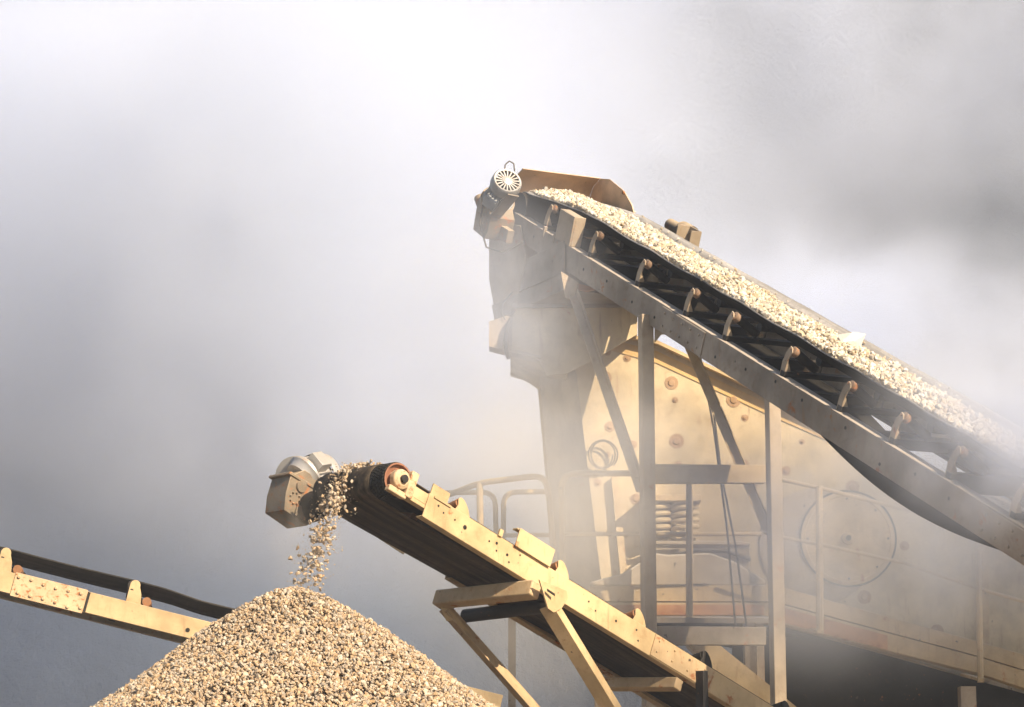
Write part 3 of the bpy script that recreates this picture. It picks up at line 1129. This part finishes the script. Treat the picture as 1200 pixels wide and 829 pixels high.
for cx_, cy_, r_ in ((787, 449, .050), (791, 469, .022), (793, 517, .055), (860, 469, .055), (873, 490, .026), (795, 545, .03), (870, 545, .05), (712, 413, .026),
                     (735, 420, .028), (709, 443, .05), (715, 500, .04), (712, 533, .022), (742, 521, .03), (884, 566, .03), (921, 552, .035), (940, 518, .02),
                     (999, 571, .05), (1013, 700, .05), (1098, 740, .05), (700, 566, .03), (745, 585, .04), (1060, 640, .035)):
    p = V(at(cx_, cy_, YS))
    mb.lathe(p, (0, -1, 0), [(0, r_ * 1.5), (.006, r_ * 1.5), (.007, r_ * .75), (.018, r_ * .7), (.02, r_ * .4)], 18)
mb.build('bolt_heads', STAINB, side)
# round cover of the drive shaft
cc = at(993, 632, YS)
mb = MB()
mb.lathe(V(cc), (0, -1, 0), [(0, .52), (.05, .52), (.06, .50), (.06, .47), (.052, .465), (.052, .07), (.09, .065), (.10, .03)], 56)
cov = mb.build('round_cover', CREAM, side, bevel=0)
mb = MB()
mb.lathe(V(cc) + V((0, -.05, 0)), (0, -1, 0), [(0, .535), (.012, .535), (.012, .515), (0, .515)], 56, cap=False)
mb.build('rim', DARK, cov)
mb = MB()
for a_ in np.linspace(0, 2 * math.pi, 8, endpoint=False):
    bolt(mb, V(cc) + V((.44 * math.cos(a_), -.053, .44 * math.sin(a_))), (0, -1, 0), .012, .012)
mb.lathe(V(cc) + V((0, -.10, 0)), (0, -1, 0), [(0, .03), (.02, .03)], 10)
mb.build('cover_bolts', DARK, cov)
# darker disc modelled as the round cover's shadow, left of it
mb = MB()
mb.lathe(V(at(958, 640, YS)), (0, -1, 0), [(0, .64), (.03, .64), (.035, .60)], 48)
mb.build('cover_shadow', TAN, side)
# stiffeners down the plate
for xa, ya, xb, yb in ((1148, 600, 1150, 800), (716, 560, 728, 690)):
    mb = MB()
    mb.pts_prism([V(p) - V((0, .10, 0)) for p in pp([(xa, ya), (xa + 8, ya), (xb + 8, yb), (xb, yb)])], (0, .098, 0))
    mb.build('stiffener', CREAM, side)
mb = MB()
mb.pts_prism([at(676, 440, YS), at(706, 692, YS), at(655, 692, YS + .62), at(630, 418, YS + .62), at(668, 418, YS)], (.012, .016, 0))
mb.build('end_panel', TAN, screen, bevel=.004)
# far side plate and the deck between, so that the box has its depth
mb = MB()
off = V((0, 1.9, 0))
mb.pts_prism([V(p) + off for p in pp([(632, 418), (690, 386), (770, 404), (895, 463), (1290, 640), (1290, 880), (1150, 800), (915, 722), (690, 690), (656, 690)])], (0, .03, 0))
mb.build('side_plate', YELLOW, screen)
mb = MB()
q0, q1 = V(at(700, 520, YS)), V(at(1290, 720, YS))
mb.pts_prism([q0 + V((0, .031, 0)), q1 + V((0, .031, 0)), q1 + V((0, 1.899, 0)), q0 + V((0, 1.899, 0))], (0, 0, -.06))
q0, q1 = V(at(634, 419, YS + .62)), V(at(657, 690, YS + .62))
mb.pts_prism([q0 + V((0, .031, 0)), q0 + V((0, 1.25, 0)), q1 + V((0, 1.25, 0)), q1 + V((0, .031, 0))], (.03, 0, 0))
mb.build('deck', TAN, screen)
# feed box with flared spout at the left
YF = 27.62
mb = MB()
front = pp([(607, 360), (747, 358), (747, 392), (690, 425), (664, 438), (640, 440), (632, 424), (618, 414), (598, 408), (598, 374)], YF)
mb.pts_prism(front, (0, .02, 0))
back = [V(p) + V((0, 1.7, 0)) for p in front]
mb.pts_prism(back, (0, .02, 0))
mb.pts_prism([front[0] + V((0, .021, 0)), back[0], back[0] - V((0, 0, .4)), front[0] + V((0, .021, -.4))], (.02, 0, 0))
mb.pts_prism([front[1] + V((0, .021, 0)), back[1], back[2], front[2] + V((0, .021, 0))], (-.02, 0, 0))
mb.pts_prism([front[4] + V((0, .021, .02)), back[4] + V((0, 0, .02)), back[8] + V((0, 0, .02)), front[8] + V((0, .021, .02))], (.02, 0, .02))
mb.build('feed_box', YELLOW, screen, bevel=.004)
mb = MB()
mb.pts_prism(pp([(573, 377), (594, 370), (600, 372), (600, 409), (590, 407), (573, 403)], YF - .02), (0, .018, 0))
mb.pts_prism(pp([(573, 403), (592, 407), (634, 417), (634, 420), (592, 411), (573, 406)], YF - .06), (0, .30, 0))
mb.build('spout', TAN, screen)
mb = MB()
mb.pts_prism(pp([(600, 356), (748, 355), (748, 359.5), (600, 360.5)], YF - .05), (0, 1.8, 0))
mb.build('feed_box_rim', GREY, screen)
# drooping rubber strap and thin wire at the feed box
mb = MB()
mb.tube([at(598, 374, YF - .06), at(594, 385, YF - .1), at(592, 398, YF - .1), at(593, 412, YF - .08), at(596, 421, YF - .06)], .022, 8)
mb.tube([at(600, 343, YF - .05), at(590, 355, YF - .05), at(587, 366, YF - .05), at(592, 375, YF - .05)], .008, 6)
mb.build('rubber_strap', BLACK, screen)
# subframe and springs
YB = 27.15
mb = MB()
mb.pts_prism(pp([(690, 687), (897, 686), (897, 705), (690, 705)], YB), (0, .25, 0))
mb.pts_prism([V(p) + V((0, .015, 0)) for p in pp([(690, 706), (897, 706), (897, 723), (690, 723)], YB)], (0, .22, 0))
sub = mb.build('subframe', CREAM, screen, bevel=.006)
mb = MB()
mb.pts_prism(pp([(897, 684), (915, 688), (1290, 792), (1290, 812), (1150, 770), (915, 707), (897, 705)], YB), (0, .25, 0))
mb.pts_prism([V(p) + V((0, .015, 0)) for p in pp([(897, 706), (915, 708), (1150, 771), (1290, 813), (1290, 836), (1150, 790), (915, 731), (897, 723)], YB)], (0, .22, 0))
mb.build('sloping_beam', CREAM, screen, bevel=.006)
mb = MB()
mb.pts_prism([V(p) + V((0, -.006, 0)) for p in pp([(692, 709), (895, 709), (895, 721), (692, 721)], YB)], (0, .02, 0))
mb.pts_prism([V(p) + V((0, -.006, 0)) for p in pp([(916, 712), (1040, 745), (1040, 762), (916, 729)], YB)], (0, .02, 0))
mb.build('primer_strip', ORRUST, sub)
mb = MB()
mb.pts_prism(pp([(768, 648), (782, 650), (832, 648), (860, 658), (897, 680), (897, 686), (690, 687), (692, 682), (730, 672)], YB + .03), (0, .45, 0))
mb.build('fender', DUSTY, screen, label='curved fender covered in white dust', bevel=.02)
mb = MB()
mb.pts_prism(pp([(768, 636), (879, 637), (879, 668), (768, 668)], YB + .35), (0, .4, 0))
mb.pts_prism(pp([(768, 634), (862, 634), (879, 636), (879, 639), (768, 638)], YB + .30), (0, .5, .02))
mb.build('spring_seat', DUSTY, screen, bevel=.008)
mb = MB()
mb.tube([at(770, 657, YB + .3), at(815, 645, YB + .3), at(850, 646, YB + .3), at(880, 656, YB + .3)], .022, 8)
mb.build('hose', CABLE, screen)
for cx_ in (770, 803):
    base = V(at(cx_, 633, YB + .62))
    top = V(at(cx_, 586, YB + .62))
    hgt = (top - base).length
    turns = 6.0
    pts = []
    for i in range(int(turns * 18)):
        a_ = 2 * math.pi * i / 18
        pts.append(base + V((.135 * math.cos(a_), .135 * math.sin(a_), hgt * i / (turns * 18))))
    MB().tube(pts, .026, 8).build('coil_spring', YELLOW, screen)
mb = MB()
mb.pts_prism(pp([(752, 580), (822, 580), (822, 587), (752, 587)], YB + .42), (0, .55, 0))
mb.build('spring_bracket', CREAM, screen, bevel=.004)
# legs of the subframe
for cx_ in (705, 880, 1130):
    q = V(at(cx_, 722, YB + .12))
    MB().box(W0, q.x - .08, q.x + .08, q.y - .1, q.y + .1, 0, q.z if cx_ < 1000 else q.z - .75).build('leg', TAN, screen)
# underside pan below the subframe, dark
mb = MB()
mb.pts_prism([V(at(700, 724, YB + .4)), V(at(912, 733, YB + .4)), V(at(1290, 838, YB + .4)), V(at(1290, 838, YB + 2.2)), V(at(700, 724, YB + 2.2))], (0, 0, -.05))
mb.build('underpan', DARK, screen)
# discharge slide below
mb = MB()
mb.pts_prism([at(800, 752, 26.3), at(842, 755, 26.3), at(960, 850, 26.3), at(905, 850, 26.3)], (.1, .9, 0))
mb.build('slide_plate', CREAM, screen)
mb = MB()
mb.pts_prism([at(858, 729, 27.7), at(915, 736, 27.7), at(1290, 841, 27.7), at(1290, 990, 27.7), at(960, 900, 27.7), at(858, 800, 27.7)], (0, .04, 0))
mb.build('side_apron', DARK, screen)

# ---- walkway guard rails
GR = 'guard rails around the screen walkway'


def rounded(pts, r=.14, k_=5):
    out = [V(pts[0])]
    for i in range(1, len(pts) - 1):
        p, a_, b_ = V(pts[i]), V(pts[i - 1]), V(pts[i + 1])
        da, db = (a_ - p), (b_ - p)
        ra, rb = min(r, da.length / 2), min(r, db.length / 2)
        s0, s1 = p + da.normalized() * ra, p + db.normalized() * rb
        for j in range(k_ + 1):
            t_ = j / k_
            out.append(s0 * (1 - t_) ** 2 + p * 2 * t_ * (1 - t_) + s1 * t_ ** 2)
    out.append(V(pts[-1]))
    return out


rail1 = empty('guard_rail', at(648, 690, 26.55), 'tube guard rail standing left of the screen with open dust behind it', 'guard rail', GR)
MB().tube(rounded([at(505, 588, 27.55), at(562, 566, 26.95), at(636, 557, 26.55), at(643, 575, 26.55), at(653, 700, 26.55)], .17), .032).build('top_rail', RAILP, rail1)
MB().tube([at(562, 566, 26.95), at(564, 690, 26.95)], .036).build('post', RAILP, rail1)
MB().tube(rounded([at(500, 578, 28.55), at(580, 577, 28.55), at(583, 690, 28.55)], .15), .030).build('far_rail', RAILP, rail1)
MB().tube(rounded([at(590, 690, 28.65), at(590, 577, 28.65), at(660, 576, 28.65)], .15), .030).build('far_rail', RAILP, rail1)
MB().tube([at(563, 628, 26.95), at(650, 627, 26.57)], .024).build('mid_rail', RAILP, rail1)

rail2 = empty('guard_rail', at(660, 690, 26.45), 'tube guard rail with rounded corner in front of the screen springs', 'guard rail', GR)
MB().tube(rounded([at(660, 720, 26.45), at(658, 555, 26.45), at(890, 555, 26.55)], .16), .032).build('top_rail', RAILP, rail2)
MB().tube([at(661, 626, 26.45), at(892, 626, 26.55)], .024).build('mid_rail', RAILP, rail2)
MB().tube([at(808, 556, 26.45), at(808, 724, 26.45)], .038).build('post', RAILP, rail2)

rail3 = empty('guard_rail', at(960, 740, 26.45), 'thin sloping guard rail in front of the round cover', 'guard rail', GR)
MB().tube([at(905, 560, 26.50), at(960, 572, 26.45), at(1060, 597, 26.35), at(1160, 624, 26.25), at(1290, 655, 26.15)], .022).build('top_rail', RAILP, rail3)
MB().tube([at(905, 628, 26.50), at(960, 638, 26.45), at(1060, 660, 26.35), at(1160, 694, 26.25), at(1290, 730, 26.15)], .020).build('mid_rail', RAILP, rail3)
MB().tube([at(960, 570, 26.45), at(961, 742, 26.45)], .040).build('post', RAILP, rail3)
MB().tube([at(1146, 618, 26.25), at(1149, 800, 26.25)], .034).build('post', RAILP, rail3)

for a_, b_ in ((961, 741), (1149, 797)):
    q = V(at(a_, b_, 26.45 if a_ < 1000 else 26.25))
    MB().bar(q + V((0, -.05, 0)), q + V((0, 1.0, .12)), .06, .03, (1, 0, 0)).build('bracket_arm', RAILP, rail3)

# ---- walkway floor
walk = MB()
walk.pts_prism([at(575, 705, 27.1), at(690, 724, 26.30), at(905, 725, 26.30), at(905, 722, 27.25), at(690, 722, 27.25), at(585, 700, 28.3)], (0, 0, -.05))
wk = walk.build('walkway', GREY)
tag(wk, 'grey steel walkway floor beneath the guard rails', 'walkway')
mb = MB()
for a_, b_, Y_ in ((600, 706, 27.15), (760, 724, 26.45), (890, 724, 26.55)):
    q = V(at(a_, b_, Y_))
    mb = MB().box(W0, q.x - .04, q.x + .04, q.y - .04, q.y + .04, 0, q.z - .05)
    mb.build('leg', TAN, wk)

# ---- cables
mb = MB()
mb.tube([at(818, 404, 25.95), at(836, 500, 25.95), at(852, 620, 25.95), at(862, 735, 25.95)], .011, 6)
tag(mb.build('hanging_cable', CABLE), 'thin dark cable hanging nearest the post, left one of the pair', 'cable', 'cables hanging below the conveyor')
mb = MB()
mb.tube([at(836, 480, 25.85), at(846, 560, 25.85), at(862, 640, 25.85), at(875, 735, 25.85)], .011, 6)
tag(mb.build('hanging_cable', CABLE), 'thin dark cable hanging right of its twin under the conveyor', 'cable', 'cables hanging below the conveyor')
mb = MB()
lp = []
for i in range(52):
    a_ = i / 24 * 2 * math.pi
    lp.append(at(706 + (12 + i * .12) * math.cos(a_), 533 + (15 + i * .05) * math.sin(a_), YS - .05 - .002 * i))
mb.tube(lp, .009, 6)
tag(mb.build('cable_coil', CABLE), 'coil of thin cable hung on the screen side plate', 'cable')

# ------------------------------------------------------------------ dust in the air
def haze_mat(name, dens, col, aniso=0.0):
    m, N, L = new_mat(name)
    pv_ = N.new('ShaderNodeVolumePrincipled')
    pv_.inputs['Color'].default_value = (*col, 1)
    pv_.inputs['Density'].default_value = dens
    pv_.inputs['Anisotropy'].default_value = aniso
    out = N.new('ShaderNodeOutputMaterial')
    L.new(pv_.outputs[0], out.inputs['Volume'])
    return m


def dust_mat(name, dens, col, scale, seed, aniso=-.25, lo=.35, hi=.75, edge=1.0, shift=(0, 0, 0)):
    m, N, L = new_mat(name)
    tco = N.new('ShaderNodeTexCoord')
    geo = N.new('ShaderNodeNewGeometry')
    ln = N.new('ShaderNodeVectorMath')
    ln.operation = 'LENGTH'
    L.new(tco.outputs['Object'], ln.inputs[0])
    mp = N.new('ShaderNodeMapping')
    mp.inputs['Location'].default_value = (seed * 3.7 + shift[0], seed * 1.9 + shift[1], seed * 5.3 + shift[2])
    L.new(geo.outputs['Position'], mp.inputs[0])
    f = noise(N, L, mp.outputs[0], scale, 5, .58, .25)
    fall = ramp(N, L, ln.outputs['Value'], 1.0, 1.0 - edge, 0, 1)
    d = math2(N, L, 'MULTIPLY', ramp(N, L, f, lo, hi), fall)
    d = math2(N, L, 'MULTIPLY', d, dens)
    pv_ = N.new('ShaderNodeVolumePrincipled')
    pv_.inputs['Color'].default_value = (*col, 1)
    pv_.inputs['Anisotropy'].default_value = aniso
    L.new(d, pv_.inputs['Density'])
    out = N.new('ShaderNodeOutputMaterial')
    L.new(pv_.outputs[0], out.inputs['Volume'])
    return m


def dust(c, radii, mat, label):
    me = bpy.data.meshes.new('dust_cloud')
    import bmesh
    bm = bmesh.new()
    bmesh.ops.create_icosphere(bm, subdivisions=3, radius=1.0)
    bm.to_mesh(me)
    bm.free()
    me.materials.append(mat)
    o_ = bpy.data.objects.new('dust_cloud', me)
    o_.location = c
    o_.scale = radii
    C.objects.link(o_)
    return tag(o_, label, 'dust cloud', kind='stuff')


hz = MB().box(W0, -160, 160, -40, 210, -1, 90)
tag(hz.build('haze', haze_mat('air', .0014, (.68, .79, 1.0))), 'thin dusty air over the whole quarry', 'haze', kind='stuff')
DC = (.79, .855, 1.0)
DW = (.95, .92, .88)
dust(at(200, 230, 44), (13, 7, 8), dust_mat('dust_a', 1.0, (.80, .866, 1.0), .20, 12, lo=.25, hi=.60, shift=(2.4, 0, 1.0)), 'bright billowing dust cloud behind the head of the upper conveyor')
dust(at(330, 230, 40), (5.5, 4, 5.2), dust_mat('dust_m', .6, (.84, .895, 1.0), .3, 14, lo=.12, hi=.62), 'white dust plume, brightest in the air left of the upper conveyor head')
dust(at(960, 430, 44), (7, 5, 3.2), dust_mat('dust_b', 1.0, DC, .34, 2, lo=.38, hi=.60), 'pale dust cloud drifting behind the loaded belt')
dust(at(560, 60, 54), (13.5, 8, 9), dust_mat('dust_c', .40, DC, .2, 3, lo=.28, hi=.62), 'high pale dust veil at the top of the picture')
dust(at(480, 500, 40), (7, 5, 3.6), dust_mat('dust_h', .38, DC, .3, 8, lo=.25, hi=.62), 'thin dust sheet hanging between the two conveyor heads')
dust(at(1100, 60, 60), (9, 7, 7), dust_mat('dust_i', .24, DC, .24, 9, lo=.32, hi=.62), 'thin grey dust trailing off above the loaded belt')
dust(at(120, 720, 58), (14, 8, 6), dust_mat('dust_j', .08, (.62, .75, 1.0), .2, 10, lo=.1, hi=.65), 'faint blue-grey dust low behind the left conveyor')
dust(at(1215, 505, 19.4), (1.8, 1.4, 1.2), dust_mat('dust_d', 2.2, DC, .9, 4, lo=.34, hi=.66), 'small dense dust puff around the tail of the loaded belt')
dust(at(575, 420, 26.4), (1.8, 1.3, 2.4), dust_mat('dust_e', .95, DC, .8, 5, lo=.30, hi=.66), 'dust puff veiling the spout of the screen')
dust(at(960, 610, 24.9), (4.6, 1.8, 1.9), dust_mat('dust_f', .8, DC, .6, 6, lo=.28, hi=.66), 'low dust drifting round the legs of the upper conveyor')
dust(at(690, 620, 24.6), (2.3, 1.5, 2.2), dust_mat('dust_k', .75, DW, .7, 11, lo=.28, hi=.68), 'low dust hanging in front of the screen springs')
dust((10.3, 21.8, 8.2), (4.1, 3.6, 3.6), dust_mat('dust_sunblock', 1.8, DC, .4, 7, lo=.2, hi=.55), 'unseen dust plume added off to the right to shade the screen')  # out-of-view cloud added to keep sun off the screen's right part

dust(at(362, 640, 19.95), (.42, .42, .75), dust_mat('dust_l', .9, DW, 2.2, 13, lo=.38, hi=.7), 'thin dust trailing around the falling stones')

# ------------------------------------------------------------------ light
sc = bpy.context.scene
world = bpy.data.worlds.new('World')
sc.world = world
world.use_nodes = True
nt = world.node_tree
nt.nodes.clear()
S = V((.65, -.76, 0)).normalized()
ELEV = math.radians(30)
sky = nt.nodes.new('ShaderNodeTexSky')
sky.sky_type = 'NISHITA'
sky.sun_disc = False
sky.sun_elevation = ELEV
sky.sun_rotation = math.atan2(S.x, S.y)
sky.dust_density = 1.0
bg = nt.nodes.new('ShaderNodeBackground')
bg.inputs['Strength'].default_value = .05
wo = nt.nodes.new('ShaderNodeOutputWorld')
nt.links.new(sky.outputs[0], bg.inputs[0])
nt.links.new(bg.outputs[0], wo.inputs[0])
sun = bpy.data.lights.new('sun', 'SUN')
sun.energy = 5.0
sun.angle = math.radians(.5)
sun.color = (1.0, .81, .575)
so = bpy.data.objects.new('sun', sun)
C.objects.link(so)
sd = V((S.x * math.cos(ELEV), S.y * math.cos(ELEV), math.sin(ELEV)))
so.rotation_euler = sd.to_track_quat('Z', 'Y').to_euler()
so.location = (10, -20, 30)

# ------------------------------------------------------------------ camera, render
cam = bpy.data.cameras.new('camera')
cam.sensor_width = 36
cam.lens = 36 * FPX / 1200
cam.clip_end = 1000
co = bpy.data.objects.new('camera', cam)
co.location = CAM
co.rotation_euler = (math.radians(90) + PITCH, 0, 0)
C.objects.link(co)
sc.camera = co
sc.view_settings.view_transform = 'Standard'
sc.view_settings.look = 'None'
sc.view_settings.exposure = 1.0
sc.view_settings.gamma = 1
sc.render.engine = 'CYCLES'
cy_ = sc.cycles
cy_.use_denoising = True
try:
    cy_.denoiser = 'OPENIMAGEDENOISE'
except Exception:
    pass
cy_.max_bounces = 7
cy_.diffuse_bounces = 3
cy_.glossy_bounces = 2
cy_.volume_bounces = 6
cy_.volume_step_rate = 1.0
cy_.volume_max_steps = 128
cy_.use_adaptive_sampling = True
cy_.adaptive_threshold = .035
cy_.adaptive_min_samples = 16
